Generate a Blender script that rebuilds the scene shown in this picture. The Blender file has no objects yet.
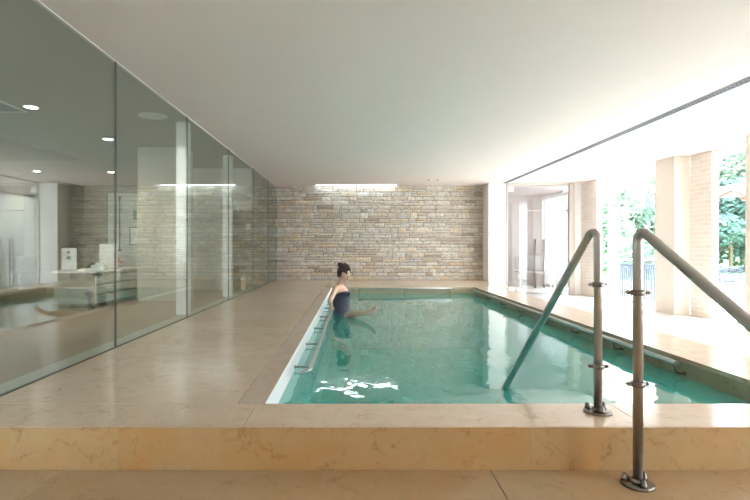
import bpy, bmesh, math, random
from mathutils import Vector, Matrix, Quaternion
random.seed(7)
S = bpy.context.scene
COL = S.collection
PI = math.pi

# ------------------------------------------------------------------ helpers
def link(o):
    COL.objects.link(o); return o

def tag(o, label=None, cat=None, group=None, kind=None):
    if label: o['label'] = label
    if cat: o['category'] = cat
    if group: o['group'] = group
    if kind: o['kind'] = kind
    return o

def empty(name, loc, label, cat, group=None, rz=0.0):
    o = bpy.data.objects.new(name, None); link(o)
    o.location = loc; o.rotation_euler = (0, 0, rz); o.empty_display_size = 0.1
    return tag(o, label, cat, group)

class MB:
    """collects shapes in one bmesh; build() links ONE mesh object"""
    def __init__(s): s.bm = bmesh.new()
    def box(s, x0, x1, y0, y1, z0, z1, bevel=0.0, mat=0, M=None):
        t = bmesh.new()
        bmesh.ops.create_cube(t, size=1.0)
        for v in t.verts:
            v.co = Vector(((x0+x1)/2+v.co.x*(x1-x0), (y0+y1)/2+v.co.y*(y1-y0), (z0+z1)/2+v.co.z*(z1-z0)))
        if bevel: bmesh.ops.bevel(t, geom=t.edges[:], offset=bevel, segments=2, affect='EDGES', profile=0.6)
        s.merge(t, mat, M); return s
    def merge(s, t, mat=0, M=None, smooth=False):
        mp = {}
        for v in t.verts:
            mp[v] = s.bm.verts.new(M @ v.co if M else v.co)
        for f in t.faces:
            try:
                nf = s.bm.faces.new([mp[v] for v in f.verts])
                nf.material_index = mat; nf.smooth = smooth or f.smooth
            except ValueError: pass
        t.free(); return s
    def tube(s, pts, r, n=14, cap=True, mat=0, closed=False):
        pts = [Vector(p) for p in pts]
        N = len(pts)
        rad = r if isinstance(r, (list, tuple)) else [r]*N
        rings = []; up = None
        for i, p in enumerate(pts):
            if closed: d = (pts[(i+1) % N]-pts[i-1]).normalized()
            elif i == 0: d = (pts[1]-pts[0]).normalized()
            elif i == N-1: d = (pts[-1]-pts[-2]).normalized()
            else: d = ((pts[i+1]-p).normalized()+(p-pts[i-1]).normalized()).normalized()
            if up is None:
                up = Vector((0,0,1)) if abs(d.z) < 0.9 else Vector((1,0,0))
            up = (up-d*up.dot(d)).normalized(); sd = d.cross(up)
            rings.append([s.bm.verts.new(p+(up*math.cos(a)+sd*math.sin(a))*rad[i]) for a in [2*PI*k/n for k in range(n)]])
        m = N if closed else N-1
        for i in range(m):
            a, b = rings[i], rings[(i+1) % N]
            for k in range(n):
                f = s.bm.faces.new((a[k], a[(k+1)%n], b[(k+1)%n], b[k])); f.smooth = True; f.material_index = mat
        if cap and not closed:
            f = s.bm.faces.new(rings[0]); f.material_index = mat
            f = s.bm.faces.new(rings[-1][::-1]); f.material_index = mat
        return s
    def lathe(s, prof, c=(0,0,0), n=32, mat=0, M=None):
        """prof = [(r,z)...] round +Z at c"""
        t = bmesh.new(); rings = []
        for r, z in prof:
            if r < 1e-5: rings.append([t.verts.new((c[0], c[1], c[2]+z))])
            else: rings.append([t.verts.new((c[0]+r*math.cos(2*PI*k/n), c[1]+r*math.sin(2*PI*k/n), c[2]+z)) for k in range(n)])
        for a, b in zip(rings, rings[1:]):
            for k in range(n):
                vs = [a[k % len(a)], a[(k+1) % len(a)], b[(k+1) % len(b)], b[k % len(b)]]
                u = []
                for v in vs:
                    if v not in u: u.append(v)
                if len(u) > 2:
                    try: t.faces.new(u).smooth = True
                    except ValueError: pass
        s.merge(t, mat, M); return s
    def prism(s, poly, z0, z1, mat=0, M=None):
        t = bmesh.new()
        a = [t.verts.new((x, y, z0)) for x, y in poly]; b = [t.verts.new((x, y, z1)) for x, y in poly]
        t.faces.new(a[::-1]); t.faces.new(b)
        n = len(poly)
        for k in range(n): t.faces.new((a[k], a[(k+1)%n], b[(k+1)%n], b[k]))
        s.merge(t, mat, M); return s
    def build(s, name, mats, parent=None, loc=None, fix=True):
        if fix: bmesh.ops.recalc_face_normals(s.bm, faces=s.bm.faces[:])
        me = bpy.data.meshes.new(name); 
        if loc is not None:
            for v in s.bm.verts: v.co -= Vector(loc)
        s.bm.to_mesh(me); s.bm.free()
        for m in (mats if isinstance(mats, (list, tuple)) else [mats]): me.materials.append(m)
        o = bpy.data.objects.new(name, me); link(o)
        if loc is not None: o.location = loc
        if parent: o.parent = parent
        return o

def arc(c, r, a0, a1, n, u, v):
    c, u, v = Vector(c), Vector(u), Vector(v)
    return [c+u*r*math.cos(a0+(a1-a0)*i/n)+v*r*math.sin(a0+(a1-a0)*i/n) for i in range(n+1)]

def fillet(pts, r, n=8):
    """polyline with rounded corners"""
    P = [Vector(p) for p in pts]; out = [P[0]]
    for a, b, c in zip(P, P[1:], P[2:]):
        d0 = (a-b).normalized(); d1 = (c-b).normalized()
        ang = d0.angle(d1)
        if ang > PI-0.02: out.append(b); continue
        t = min(r/math.tan(ang/2), (a-b).length*0.49, (c-b).length*0.49); rr = t*math.tan(ang/2)
        ce = b+(d0+d1).normalized()*(rr/math.sin(ang/2))
        s0 = b+d0*t-ce; s1 = b+d1*t-ce
        th = s0.angle(s1)
        ax = s0.cross(s1).normalized()
        for i in range(n+1): out.append(ce+Quaternion(ax, th*i/n) @ s0)
    out.append(P[-1]); return out

def copy_tree(o, parent=None):
    c = o.copy(); COL.objects.link(c)
    if parent: c.parent = parent
    for ch in list(o.children): copy_tree(ch, c)
    return c

# ------------------------------------------------------------------ materials
class NT:
    def __init__(s, name):
        s.m = bpy.data.materials.new(name); s.m.use_nodes = True
        s.t = s.m.node_tree; s.t.nodes.clear()
        s.out = s.t.nodes.new('ShaderNodeOutputMaterial')
    def n(s, typ, **kw):
        nd = s.t.nodes.new(typ)
        for k, v in kw.items():
            if k in nd.inputs: s.set(nd.inputs[k], v)
            else: setattr(nd, k, v)
        return nd
    def set(s, inp, v):
        if isinstance(v, bpy.types.NodeSocket): s.t.links.new(v, inp)
        else: inp.default_value = v
    def l(s, a, b): s.t.links.new(a, b)
    def math(s, op, a, b=0.0, c=None):
        nd = s.t.nodes.new('ShaderNodeMath'); nd.operation = op
        s.set(nd.inputs[0], a); s.set(nd.inputs[1], b)
        if c is not None: s.set(nd.inputs[2], c)
        return nd.outputs[0]
    def mix(s, f, a, b, mode='MIX'):
        nd = s.t.nodes.new('ShaderNodeMix'); nd.data_type = 'RGBA'; nd.blend_type = mode
        s.set(nd.inputs[0], f); s.set(nd.inputs[6], a); s.set(nd.inputs[7], b)
        return nd.outputs[2]
    def ramp(s, f, stops):
        nd = s.t.nodes.new('ShaderNodeValToRGB'); s.set(nd.inputs[0], f)
        e = nd.color_ramp.elements
        while len(e) < len(stops): e.new(0.5)
        for k, (p, c) in enumerate(stops): e[k].position = p; e[k].color = c if len(c) == 4 else (*c, 1)
        return nd.outputs[0]
    def coords(s, kind='Object'): return s.t.nodes.new('ShaderNodeTexCoord').outputs[kind]
    def noise(s, vec, scale, detail=4, rough=0.5, dist=0.0):
        nd = s.t.nodes.new('ShaderNodeTexNoise'); s.l(vec, nd.inputs['Vector'])
        nd.inputs['Scale'].default_value = scale; nd.inputs['Detail'].default_value = detail
        nd.inputs['Roughness'].default_value = rough; nd.inputs['Distortion'].default_value = dist
        return nd.outputs[0]
    def bump(s, h, strength, dist):
        nd = s.t.nodes.new('ShaderNodeBump'); s.l(h, nd.inputs['Height'])
        nd.inputs['Strength'].default_value = strength; nd.inputs['Distance'].default_value = dist
        return nd.outputs[0]
    def pbr(s, **kw):
        b = s.n('ShaderNodeBsdfPrincipled')
        for k, v in kw.items(): s.set(b.inputs[k.replace('_', ' ')], v)
        s.l(b.outputs[0], s.out.inputs[0]); return s.m

def rgb(c): return (c[0], c[1], c[2], 1)
def plain(name, c, rough=0.5, metal=0.0, var=0.06, scale=12, bump=0.0):
    t = NT(name); co = t.coords()
    n = t.noise(co, scale, 3)
    col = t.mix(n, rgb([x*(1-var) for x in c]), rgb([min(1, x*(1+var)) for x in c]))
    kw = dict(Base_Color=col, Roughness=rough, Metallic=metal)
    if bump: kw['Normal'] = t.bump(t.noise(co, scale*6, 4), bump, 0.002)
    return t.pbr(**kw)

def marble(name, base, warm, rough=0.2, warmth=0.5, spec=0.5):
    t = NT(name); co = t.coords()
    geo = t.n('ShaderNodeNewGeometry')
    off = t.n('ShaderNodeVectorMath', operation='ADD'); t.l(co, off.inputs[0])
    sc = t.n('ShaderNodeVectorMath', operation='SCALE'); t.l(geo.outputs['Random Per Island'], sc.inputs[3]); sc.inputs[0].default_value = (9, 5, 3)
    t.l(sc.outputs[0], off.inputs[1]); v = off.outputs[0]
    big = t.noise(v, 2.2, 6, 0.6, 0.6)
    mid = t.noise(v, 9, 8, 0.65, 0.4)
    c1 = t.mix(t.ramp(mid, [(0.32, (0,0,0)), (0.68, (1,1,1))]), rgb(base), rgb([base[0]*0.90, base[1]*0.87, base[2]*0.80]))
    c2 = t.mix(t.math('MULTIPLY', t.ramp(big, [(0.42, (0,0,0)), (0.68, (1,1,1))]), warmth), c1, rgb(warm))
    vo = t.n('ShaderNodeTexVoronoi', feature='DISTANCE_TO_EDGE'); vo.inputs['Scale'].default_value = 4.5
    dv = t.n('ShaderNodeVectorMath', operation='ADD'); t.l(v, dv.inputs[0])
    nn = t.n('ShaderNodeTexNoise'); t.l(v, nn.inputs['Vector']); nn.inputs['Scale'].default_value = 5; nn.inputs['Detail'].default_value = 6
    s2 = t.n('ShaderNodeVectorMath', operation='SCALE'); t.l(nn.outputs[1], s2.inputs[0]); s2.inputs[3].default_value = 0.5
    t.l(s2.outputs[0], dv.inputs[1]); t.l(dv.outputs[0], vo.inputs['Vector'])
    vein = t.ramp(vo.outputs[0], [(0.0, (1,1,1)), (0.035, (0,0,0))])
    veinm = t.math('MULTIPLY', t.math('MULTIPLY', vein, t.ramp(mid, [(0.48, (0,0,0)), (0.6, (1,1,1))])), 0.30+0.35*warmth)
    c3 = t.mix(veinm, c2, rgb([warm[0]*0.55, warm[1]*0.45, warm[2]*0.35]))
    fl = t.noise(v, 26, 3, 0.5)
    spk = t.math('MULTIPLY', t.ramp(fl, [(0.70, (0,0,0)), (0.76, (1,1,1))]), 0.5)
    c4 = t.mix(spk, c3, rgb([warm[0]*0.55, warm[1]*0.5, warm[2]*0.42]))
    isl = t.math('MULTIPLY_ADD', geo.outputs['Random Per Island'], 0.10, 0.94)
    cc = t.n('ShaderNodeVectorMath', operation='SCALE'); t.l(c4, cc.inputs[0]); t.l(isl, cc.inputs[3])
    r = t.math('MULTIPLY_ADD', mid, 0.12, rough-0.06)
    b = t.bump(t.noise(v, 60, 3), 0.05, 0.001)
    return t.pbr(Base_Color=cc.outputs[0], Roughness=r, Normal=b, Specular_IOR_Level=spec)

def pane_mat(name, tint, f0=0.04, extra=0.0):
    """architectural glass: Schlick mix of clear transmission and mirror"""
    t = NT(name)
    lw = t.n('ShaderNodeLayerWeight'); lw.inputs[0].default_value = 0.5
    p = t.math('POWER', lw.outputs['Facing'], 5.0)
    F = t.math('MULTIPLY_ADD', p, 1-f0, f0+extra)
    tr = t.n('ShaderNodeBsdfTransparent'); tr.inputs[0].default_value = rgb(tint)
    gl = t.n('ShaderNodeBsdfGlossy'); gl.inputs['Roughness'].default_value = 0.0; gl.inputs[0].default_value = (0.96, 1, 0.98, 1)
    mx = t.n('ShaderNodeMixShader'); t.l(F, mx.inputs[0]); t.l(tr.outputs[0], mx.inputs[1]); t.l(gl.outputs[0], mx.inputs[2])
    t.l(mx.outputs[0], t.out.inputs[0]); return t.m

def water_mat():
    t = NT('pool_water'); co = t.coords()
    st = t.n('ShaderNodeMapping'); t.l(co, st.inputs[0]); st.inputs['Scale'].default_value = (1.0, 0.55, 1.0)
    n1 = t.noise(st.outputs[0], 2.4, 3, 0.45, 0.6); n2 = t.noise(st.outputs[0], 9.0, 2, 0.5, 0.3)
    h = t.math('ADD', n1, t.math('MULTIPLY', n2, 0.16))
    nb = t.bump(h, 1.0, 0.0075)
    lw = t.n('ShaderNodeLayerWeight'); lw.inputs[0].default_value = 0.5; t.l(nb, lw.inputs['Normal'])
    p = t.math('POWER', lw.outputs['Facing'], 5.0)
    F = t.math('MULTIPLY_ADD', p, 0.98, 0.02)
    tr = t.n('ShaderNodeBsdfTransparent'); tr.inputs[0].default_value = (0.93, 0.99, 0.98, 1)
    gl = t.n('ShaderNodeBsdfGlossy'); gl.inputs['Roughness'].default_value = 0.0; gl.inputs[0].default_value = (1, 1, 1, 1)
    t.l(nb, gl.inputs['Normal'])
    df = t.n('ShaderNodeBsdfDiffuse'); df.inputs[0].default_value = (0.08, 0.58, 0.52, 1)
    bd = t.n('ShaderNodeMixShader'); bd.inputs[0].default_value = 0.56; t.l(tr.outputs[0], bd.inputs[1]); t.l(df.outputs[0], bd.inputs[2])
    mx = t.n('ShaderNodeMixShader'); t.l(F, mx.inputs[0]); t.l(bd.outputs[0], mx.inputs[1]); t.l(gl.outputs[0], mx.inputs[2])
    t.l(mx.outputs[0], t.out.inputs[0])
    va = t.n('ShaderNodeVolumeAbsorption'); va.inputs['Color'].default_value = (0.05, 0.84, 0.74, 1); va.inputs['Density'].default_value = 0.45
    t.l(va.outputs[0], t.out.inputs['Volume'])
    return t.m

def emit(name, c, s):
    t = NT(name); e = t.n('ShaderNodeEmission'); e.inputs[0].default_value = rgb(c); e.inputs[1].default_value = s
    t.l(e.outputs[0], t.out.inputs[0]); return t.m

def stone_mat():
    t = NT('stacked_stone'); co = t.coords(); geo = t.n('ShaderNodeNewGeometry')
    rp = geo.outputs['Random Per Island']
    base = t.ramp(rp, [(0.0, (0.42,0.34,0.26)), (0.12, (0.80,0.71,0.60)), (0.3, (0.84,0.80,0.73)), (0.45, (0.66,0.64,0.61)),
                       (0.58, (0.84,0.68,0.48)), (0.7, (0.93,0.90,0.84)), (0.85, (0.62,0.55,0.48)), (1.0, (0.80,0.79,0.76))])
    n1 = t.noise(co, 14, 6, 0.65, 0.5)
    mp = t.n('ShaderNodeMapping'); t.l(co, mp.inputs[0]); mp.inputs['Scale'].default_value = (6, 6, 30)
    n2 = t.noise(mp.outputs[0], 2.2, 5, 0.6, 0.2)
    c = t.mix(t.ramp(n1, [(0.42, (0,0,0)), (0.72, (1,1,1))]), base, (0.60, 0.49, 0.36, 1))
    c = t.mix(t.math('MULTIPLY', t.ramp(n1, [(0.25,(1,1,1)),(0.42,(0,0,0))]), 0.7), c, (0.86, 0.84, 0.80, 1))
    c = t.mix(t.ramp(n2, [(0.60, (0,0,0)), (0.72, (0.7,0.7,0.7))]), c, (0.30, 0.26, 0.22, 1))
    b = t.bump(t.math('ADD', n2, n1), 1.0, 0.03)
    return t.pbr(Base_Color=c, Roughness=0.85, Normal=b)

def brick_mat(name, c1, c2, mortar):
    t = NT(name); co = t.coords()
    sx = t.n('ShaderNodeSeparateXYZ'); t.l(co, sx.inputs[0])
    cb = t.n('ShaderNodeCombineXYZ'); t.l(t.math('ADD', sx.outputs[0], sx.outputs[1]), cb.inputs[0]); t.l(sx.outputs[2], cb.inputs[1])
    br = t.n('ShaderNodeTexBrick'); t.l(cb.outputs[0], br.inputs['Vector'])
    br.inputs['Color1'].default_value = rgb(c1); br.inputs['Color2'].default_value = rgb(c2); br.inputs['Mortar'].default_value = rgb(mortar)
    br.inputs['Scale'].default_value = 1.0; br.inputs['Brick Width'].default_value = 0.25; br.inputs['Row Height'].default_value = 0.07
    br.inputs['Mortar Size'].default_value = 0.008
    return t.pbr(Base_Color=br.outputs[0], Roughness=0.85)

def tile_mat(name, c, size, grout, rough=0.25):
    t = NT(name); co = t.coords(); sx = t.n('ShaderNodeSeparateXYZ'); t.l(co, sx.inputs[0])
    m = None
    for k in range(3):
        f = t.math('FRACT', t.math('ADD', t.math('DIVIDE', sx.outputs[k], size), 0.5013))
        g = t.math('LESS_THAN', t.math('ABSOLUTE', t.math('SUBTRACT', f, 0.5)), 0.03)
        m = g if m is None else t.math('MAXIMUM', m, g)
    n = t.noise(co, 6, 3)
    col = t.mix(n, rgb([x*0.92 for x in c]), rgb([min(1, x*1.06) for x in c]))
    return t.pbr(Base_Color=t.mix(m, col, rgb(grout)), Roughness=rough)

def leaf_mat(name, a, b):
    t = NT(name); geo = t.n('ShaderNodeNewGeometry')
    c = t.ramp(geo.outputs['Random Per Island'], [(0.0, a), (1.0, b)])
    d = t.n('ShaderNodeBsdfDiffuse'); t.l(c, d.inputs[0]); tl = t.n('ShaderNodeBsdfTranslucent'); t.l(c, tl.inputs[0])
    mx = t.n('ShaderNodeMixShader'); mx.inputs[0].default_value = 0.4
    t.l(d.outputs[0], mx.inputs[1]); t.l(tl.outputs[0], mx.inputs[2]); t.l(mx.outputs[0], t.out.inputs[0]); return t.m

def swim_mat():
    t = NT('navy_dotted_swimsuit'); co = t.coords(); sx = t.n('ShaderNodeSeparateXYZ'); t.l(co, sx.inputs[0])
    a = t.math('MULTIPLY', t.math('ARCTAN2', sx.outputs[1], sx.outputs[0]), 0.13/0.042)
    z = t.math('DIVIDE', sx.outputs[2], 0.042)
    u = t.math('SUBTRACT', t.math('FRACT', t.math('ADD', a, z)), 0.5)
    v = t.math('SUBTRACT', t.math('FRACT', t.math('SUBTRACT', a, z)), 0.5)
    d = t.math('SQRT', t.math('ADD', t.math('MULTIPLY', u, u), t.math('MULTIPLY', v, v)))
    dot = t.math('LESS_THAN', d, 0.18)
    return t.pbr(Base_Color=t.mix(dot, (0.006, 0.010, 0.045, 1), (0.75, 0.77, 0.85, 1)), Roughness=0.85)

def wood_mat(name, c):
    t = NT(name); co = t.coords(); mp = t.n('ShaderNodeMapping'); t.l(co, mp.inputs[0]); mp.inputs['Scale'].default_value = (8, 8, 0.8)
    n = t.noise(mp.outputs[0], 5, 5, 0.6, 0.4)
    return t.pbr(Base_Color=t.mix(n, rgb([x*0.7 for x in c]), rgb(c)), Roughness=0.45)

M_deck = marble('deck_marble', (0.78, 0.635, 0.50), (0.64, 0.46, 0.30), 0.15, 0.3)
M_border = marble('border_marble', (0.64, 0.535, 0.44), (0.50, 0.37, 0.24), 0.42, 0.3)
M_step = marble('riser_marble', (0.53, 0.365, 0.19), (0.54, 0.29, 0.095), 0.30, 0.9)
M_tread = marble('tread_marble', (0.54, 0.41, 0.26), (0.52, 0.30, 0.13), 0.30, 0.6)
M_floorR = marble('side_floor_marble', (0.80, 0.77, 0.73), (0.74, 0.66, 0.56), 0.18, 0.2)
M_ceil = plain('ceiling_paint', (0.86, 0.775, 0.745), 0.9, var=0.015, scale=3)
M_white = plain('white_paint', (0.87, 0.845, 0.835), 0.8, var=0.015, scale=4)
M_cream = plain('cream_paint', (0.84, 0.76, 0.68), 0.8, var=0.02, scale=4)
M_stone = stone_mat()
M_mortar = plain('stone_backing', (0.20, 0.17, 0.14), 0.95)
M_steel = plain('brushed_steel', (0.50, 0.475, 0.45), 0.36, 1.0, var=0.08, scale=30)
M_steeld = plain('worn_steel', (0.26, 0.235, 0.21), 0.36, 1.0, var=0.2, scale=60)
M_rail = plain('satin_steel', (0.55, 0.55, 0.54), 0.30, 1.0, var=0.1, scale=30)
M_glass = pane_mat('partition_glass', (0.81, 0.86, 0.83), 0.16)
M_win = pane_mat('window_glass', (0.97, 0.985, 0.98), 0.04)
M_doorg = pane_mat('door_glass', (0.74, 0.735, 0.74), 0.07)
M_water = water_mat()
M_pool = tile_mat('pool_tile', (0.36, 0.66, 0.58), 0.10, (0.34, 0.52, 0.50))
M_poolw = plain('white_pool_lining', (0.93, 0.93, 0.93), 0.45, var=0.03)
M_poolr = marble('pool_stone_shaded', (0.46, 0.42, 0.30), (0.40, 0.30, 0.16), 0.45, 0.3)  # right wall's shade is put into the olive tone; lit left wall is white
M_frame = plain('bronze_frame', (0.55, 0.50, 0.44), 0.4, 0.3)
M_dark = plain('dark_joint', (0.05, 0.055, 0.05), 0.6)
M_seal = plain('grey_seal', (0.05, 0.06, 0.055), 0.8)
M_black = plain('black_paint', (0.03, 0.03, 0.03), 0.4)
M_brick = brick_mat('pale_brick', (0.82, 0.70, 0.62), (0.86, 0.77, 0.70), (0.86, 0.83, 0.79))
M_terr = plain('terrace_stone', (0.72, 0.69, 0.64), 0.8, var=0.06, scale=2)
M_grass = plain('lawn', (0.16, 0.30, 0.10), 0.9, var=0.3, scale=3)
M_grille = plain('grille_grey', (0.25, 0.27, 0.34), 0.5, 0.2)
M_fence = plain('blue_grey_slats', (0.075, 0.10, 0.14), 0.6)
M_iron = plain('dark_iron', (0.06, 0.07, 0.11), 0.5, 0.6)
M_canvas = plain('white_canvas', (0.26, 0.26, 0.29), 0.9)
M_rib = wood_mat('red_wood_rib', (0.42, 0.14, 0.08))
M_wood = wood_mat('light_oak', (0.70, 0.45, 0.20))
M_darkwood = wood_mat('dark_wood', (0.14, 0.08, 0.045))
M_bark = plain('bark', (0.20, 0.15, 0.11), 0.95, var=0.3, scale=9)
M_leaf = [leaf_mat('leaf_green', (0.18, 0.30, 0.22), (0.36, 0.47, 0.38)), leaf_mat('leaf_pale', (0.28, 0.40, 0.30), (0.48, 0.57, 0.45)),
          leaf_mat('leaf_blue', (0.09, 0.19, 0.16), (0.22, 0.35, 0.29))]
M_skin = NT('skin').pbr(Base_Color=(0.74, 0.47, 0.36, 1), Roughness=0.5, Subsurface_Weight=0.15, Subsurface_Radius=(0.02, 0.008, 0.004))
M_lip = plain('lips', (0.50, 0.14, 0.13), 0.4)
M_brow = plain('brow_hair', (0.05, 0.03, 0.025), 0.7)
M_eyew = plain('eye_white', (0.75, 0.73, 0.70), 0.3)
M_hair = plain('dark_brown_hair', (0.045, 0.022, 0.017), 0.45, var=0.4, scale=60)
M_swim = swim_mat()
M_lamp = emit('lamp_glow', (1.0, 0.92, 0.80), 14)
M_cove = emit('skylight_glow', (0.80, 0.93, 1.0), 0.4)
M_paper = plain('white_paper', (0.85, 0.85, 0.83), 0.6)
M_green = plain('green_sign', (0.02, 0.30, 0.12), 0.5)
M_fruit = plain('red_orange_fruit', (0.60, 0.16, 0.06), 0.45)
M_bowl = plain('grey_bowl', (0.30, 0.29, 0.27), 0.3)
M_frost = plain('pale_panel', (0.62, 0.66, 0.62), 0.25)
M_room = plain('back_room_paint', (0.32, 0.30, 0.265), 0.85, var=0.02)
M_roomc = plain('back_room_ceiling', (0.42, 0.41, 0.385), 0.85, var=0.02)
M_taupe = plain('bench_taupe', (0.36, 0.33, 0.31), 0.6)
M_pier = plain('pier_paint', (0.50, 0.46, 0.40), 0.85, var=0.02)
M_lobby = plain('lobby_paint', (0.66, 0.60, 0.585), 0.8, var=0.05, scale=2)
M_chrome = plain('polished_steel', (0.75, 0.75, 0.76), 0.15, 1.0)

# ------------------------------------------------------------------ sizes
CZ = 2.279           # ceiling
FARY = 12.12         # stone wall
PX0, PX1, PY0, PY1 = -0.459, 2.37, 2.556, 10.0   # pool opening
WZ = -0.135          # water level
FZ = -0.30           # floor by the windows
GX = -1.905          # glass partition
PB = -1.25           # pool bottom

def struct(mb, name, mat, parent=None):
    o = mb.build(name, mat, parent)
    if not parent: o['kind'] = 'structure'
    return o

# ---- floors -------------------------------------------------------
g = 0.0016
def slab(mb, x0, x1, y0, y1, z1, th=0.03, mat=0):
    mb.box(x0+g, x1-g, y0+g, y1-g, z1-th, z1, bevel=0.0012, mat=mat)

mb = MB()
ys = [PY0, 3.74, 4.92, 6.10, 7.28, 8.46, 9.64, 10.9, FARY+0.1]
for a, b in zip(ys, ys[1:]): slab(mb, GX-0.01, -0.60, a, b, 0)
ys2 = [PY0, 4.3, 6.1, 7.9, PY1]
for a, b in zip(ys2, ys2[1:]): slab(mb, -0.60, PX0, a, b, 0, mat=1)
xs = [GX-0.1, 0.25, 2.05, 3.0]
xs = [-1.93, -0.5, 1.3, 2.88]
for a, b in zip(xs, xs[1:]): slab(mb, a, b, 2.2235, PY0, 0)
for a, b in zip([-0.60, 0.6, 1.8, 2.88], [0.6, 1.8, 2.88, 3.1]): slab(mb, a, b, PY1, FARY+0.1, 0)
for a, b in zip([PY0, 4.4, 6.3, 8.2], [4.4, 6.3, 8.2, PY1]): slab(mb, PX1, 2.88, a, b, 0)
# masonry under the slabs
mb.box(GX-0.01, PX0-0.012, 2.25, FARY, PB-0.2, -0.031, mat=2)
mb.box(PX0-0.012, PX1+0.012, 2.25, PY0-0.012, PB-0.2, -0.031, mat=2)
mb.box(PX0-0.012, PX1+0.012, PY1+0.012, FARY, PB-0.2, -0.031, mat=2)
mb.box(PX1+0.012, 2.865, 2.25, FARY, PB-0.2, -0.031, mat=2)
struct(mb, 'pool_deck', [M_deck, M_border, M_mortar])

mb = MB()
xs = [-4.6, -2.9, -1.05, 0.78, 2.865]
for a, b in zip(xs, xs[1:]): mb.box(a+g*0.4, b-g*0.4, 2.218, 2.2245, -0.19, -0.0015)
struct(mb, 'step_riser', M_step)
mb = MB()
for a, b in zip([-5, -3.2, -1.3, 0.6, 2.3], [-3.2, -1.3, 0.6, 2.3, 3.0]): slab(mb, a, b, 1.84, 2.25, -0.191)
mb.box(-5, 3.0, 1.86, 2.24, -0.40, -0.222)
struct(mb, 'step_tread', M_tread)
mb = MB()
for i in range(9):
    for j in range(8): slab(mb, -5+i*0.9, -4.1+i*0.9 if i < 8 else 3.0, -4+j*0.7325, -3.2675+j*0.7325, -0.382)
mb.box(-5.1, 3.0, -4.2, 1.86, -0.6, -0.413, mat=1)
struct(mb, 'floor', [M_tread, M_mortar])
mb = MB()
for i, (a, b) in enumerate([(2.866, 3.7), (3.7, 4.5), (4.5, 5.3), (5.3, 6.0)]):
    for j in range(14): slab(mb, a, b, -4+j*1.2, -2.8+j*1.2, FZ)
mb.box(2.9, 6.0, -4.2, 12.9, -0.6, FZ-0.032, mat=1)
struct(mb, 'floor_side_walkway', [M_floorR, M_mortar])

# ---- pool basin -----------------------------------------------------
struct(MB().box(PX0-0.011, PX0, PY0, PY1, PB, -0.003), 'pool_wall_left', M_poolw)
struct(MB().box(PX1, PX1+0.011, PY0, PY1, PB, -0.031), 'pool_wall_right', M_poolr)
struct(MB().box(PX0, PX1, PY1, PY1+0.011, PB, -0.031), 'pool_wall_far', M_poolr)
struct(MB().box(PX0, PX1, PY0-0.011, PY0, PB, -0.031), 'pool_wall_near', M_poolw)
struct(MB().box(PX0-0.01, PX1+0.01, PY0-0.01, PY1+0.01, PB-0.1, PB), 'pool_floor', M_pool)
w = MB().box(PX0-0.006, PX1+0.006, PY0-0.006, PY1+0.006, PB-0.05, WZ).build('pool_water', M_water)
tag(w, kind='structure')

# ---- ceiling (with a light slot along the stone wall) ----------------------
SX0, SX1, SY0 = -0.95, 1.02, 11.90
mb = MB()
mb.box(GX-0.02, SX0, -4.2, FARY+0.3, CZ, CZ+0.12)
mb.box(SX0, SX1, -4.2, SY0, CZ, CZ+0.12)
mb.box(SX1, 6.0, -4.2, FARY+0.3, CZ, CZ+0.12)
struct(mb, 'ceiling', M_ceil)
mb = MB()
mb.box(SX0-0.02, SX0, SY0-0.02, FARY+0.1, CZ+0.1, CZ+0.5); mb.box(SX1, SX1+0.02, SY0-0.02, FARY+0.1, CZ+0.1, CZ+0.5)
mb.box(SX0-0.02, SX1+0.02, SY0-0.02, SY0, CZ+0.1, CZ+0.5)
mb.box(SX0-0.02, SX1+0.02, FARY+0.08, FARY+0.1, CZ+0.1, CZ+0.5)
sk = struct(mb, 'trim_1', M_white)
sky = MB().box(SX0, SX1, SY0, FARY+0.08, CZ+0.46, CZ+0.48).build('skylight_pane', M_cove, sk)
MB().box(SX0+0.12, SX1-0.14, SY0+0.001, SY0+0.02, CZ+0.015, CZ+0.065).build('light_strip', emit('strip_glow', (0.78, 0.92, 1.0), 3.2), sk)

# ---- stone wall: real stones over a backing, one mesh ---------------------
mb = MB()
mb.box(GX-0.02, 3.10, FARY+0.03, FARY+0.2, -0.3, CZ+0.02, mat=1)
z = 0.0
rnd = random.Random(3)
def stone(x0, x1, z0, z1):
    d = rnd.uniform(-0.016, 0.030)
    j = lambda: rnd.uniform(-0.004, 0.004)
    gp = 0.0045
    t = bmesh.new()
    nx = max(2, int((x1-x0)/0.05))
    front = []
    for k in range(3):
        row = []
        for i in range(nx+1):
            e = (i in (0, nx)) or k in (0, 2)
            row.append(t.verts.new((x0+gp+(x1-x0-2*gp)*i/nx+j()*0.6, FARY-d+(0.010 if e else 0)+j()*1.3, z0+gp+(z1-z0-2*gp)*k/2+j()*0.7)))
        front.append(row)
    for k in range(2):
        for i in range(nx): t.faces.new((front[k][i], front[k][i+1], front[k+1][i+1], front[k+1][i]))
    edge = front[0]+[front[1][-1]]+front[2][::-1]+[front[1][0]]
    back = [t.verts.new((v.co.x, FARY+0.05, v.co.z)) for v in edge]
    for i in range(len(edge)):
        q = (i+1) % len(edge); t.faces.new((edge[q], edge[i], back[i], back[q]))
    mb.merge(t)
while z < CZ-0.02:
    h = rnd.choice([0.075, 0.09, 0.105, 0.12, 0.14])
    if CZ-z-h < 0.04: h = CZ-z
    x = GX-0.01
    while x < 3.09:
        wd = rnd.uniform(0.12, 0.46)
        if 3.10-(x+wd) < 0.08: wd = 3.10-x
        x0 = max(x, GX-0.01); x1 = min(x+wd, 3.10)
        if x1-x0 > 0.03:
            if h > 0.10 and rnd.random() < 0.4:
                m_ = z+h*rnd.uniform(0.38, 0.62); stone(x0, x1, z, m_); stone(x0, x1, m_, z+h)
            else: stone(x0, x1, z, z+h)
        x += wd
    z += h
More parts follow.
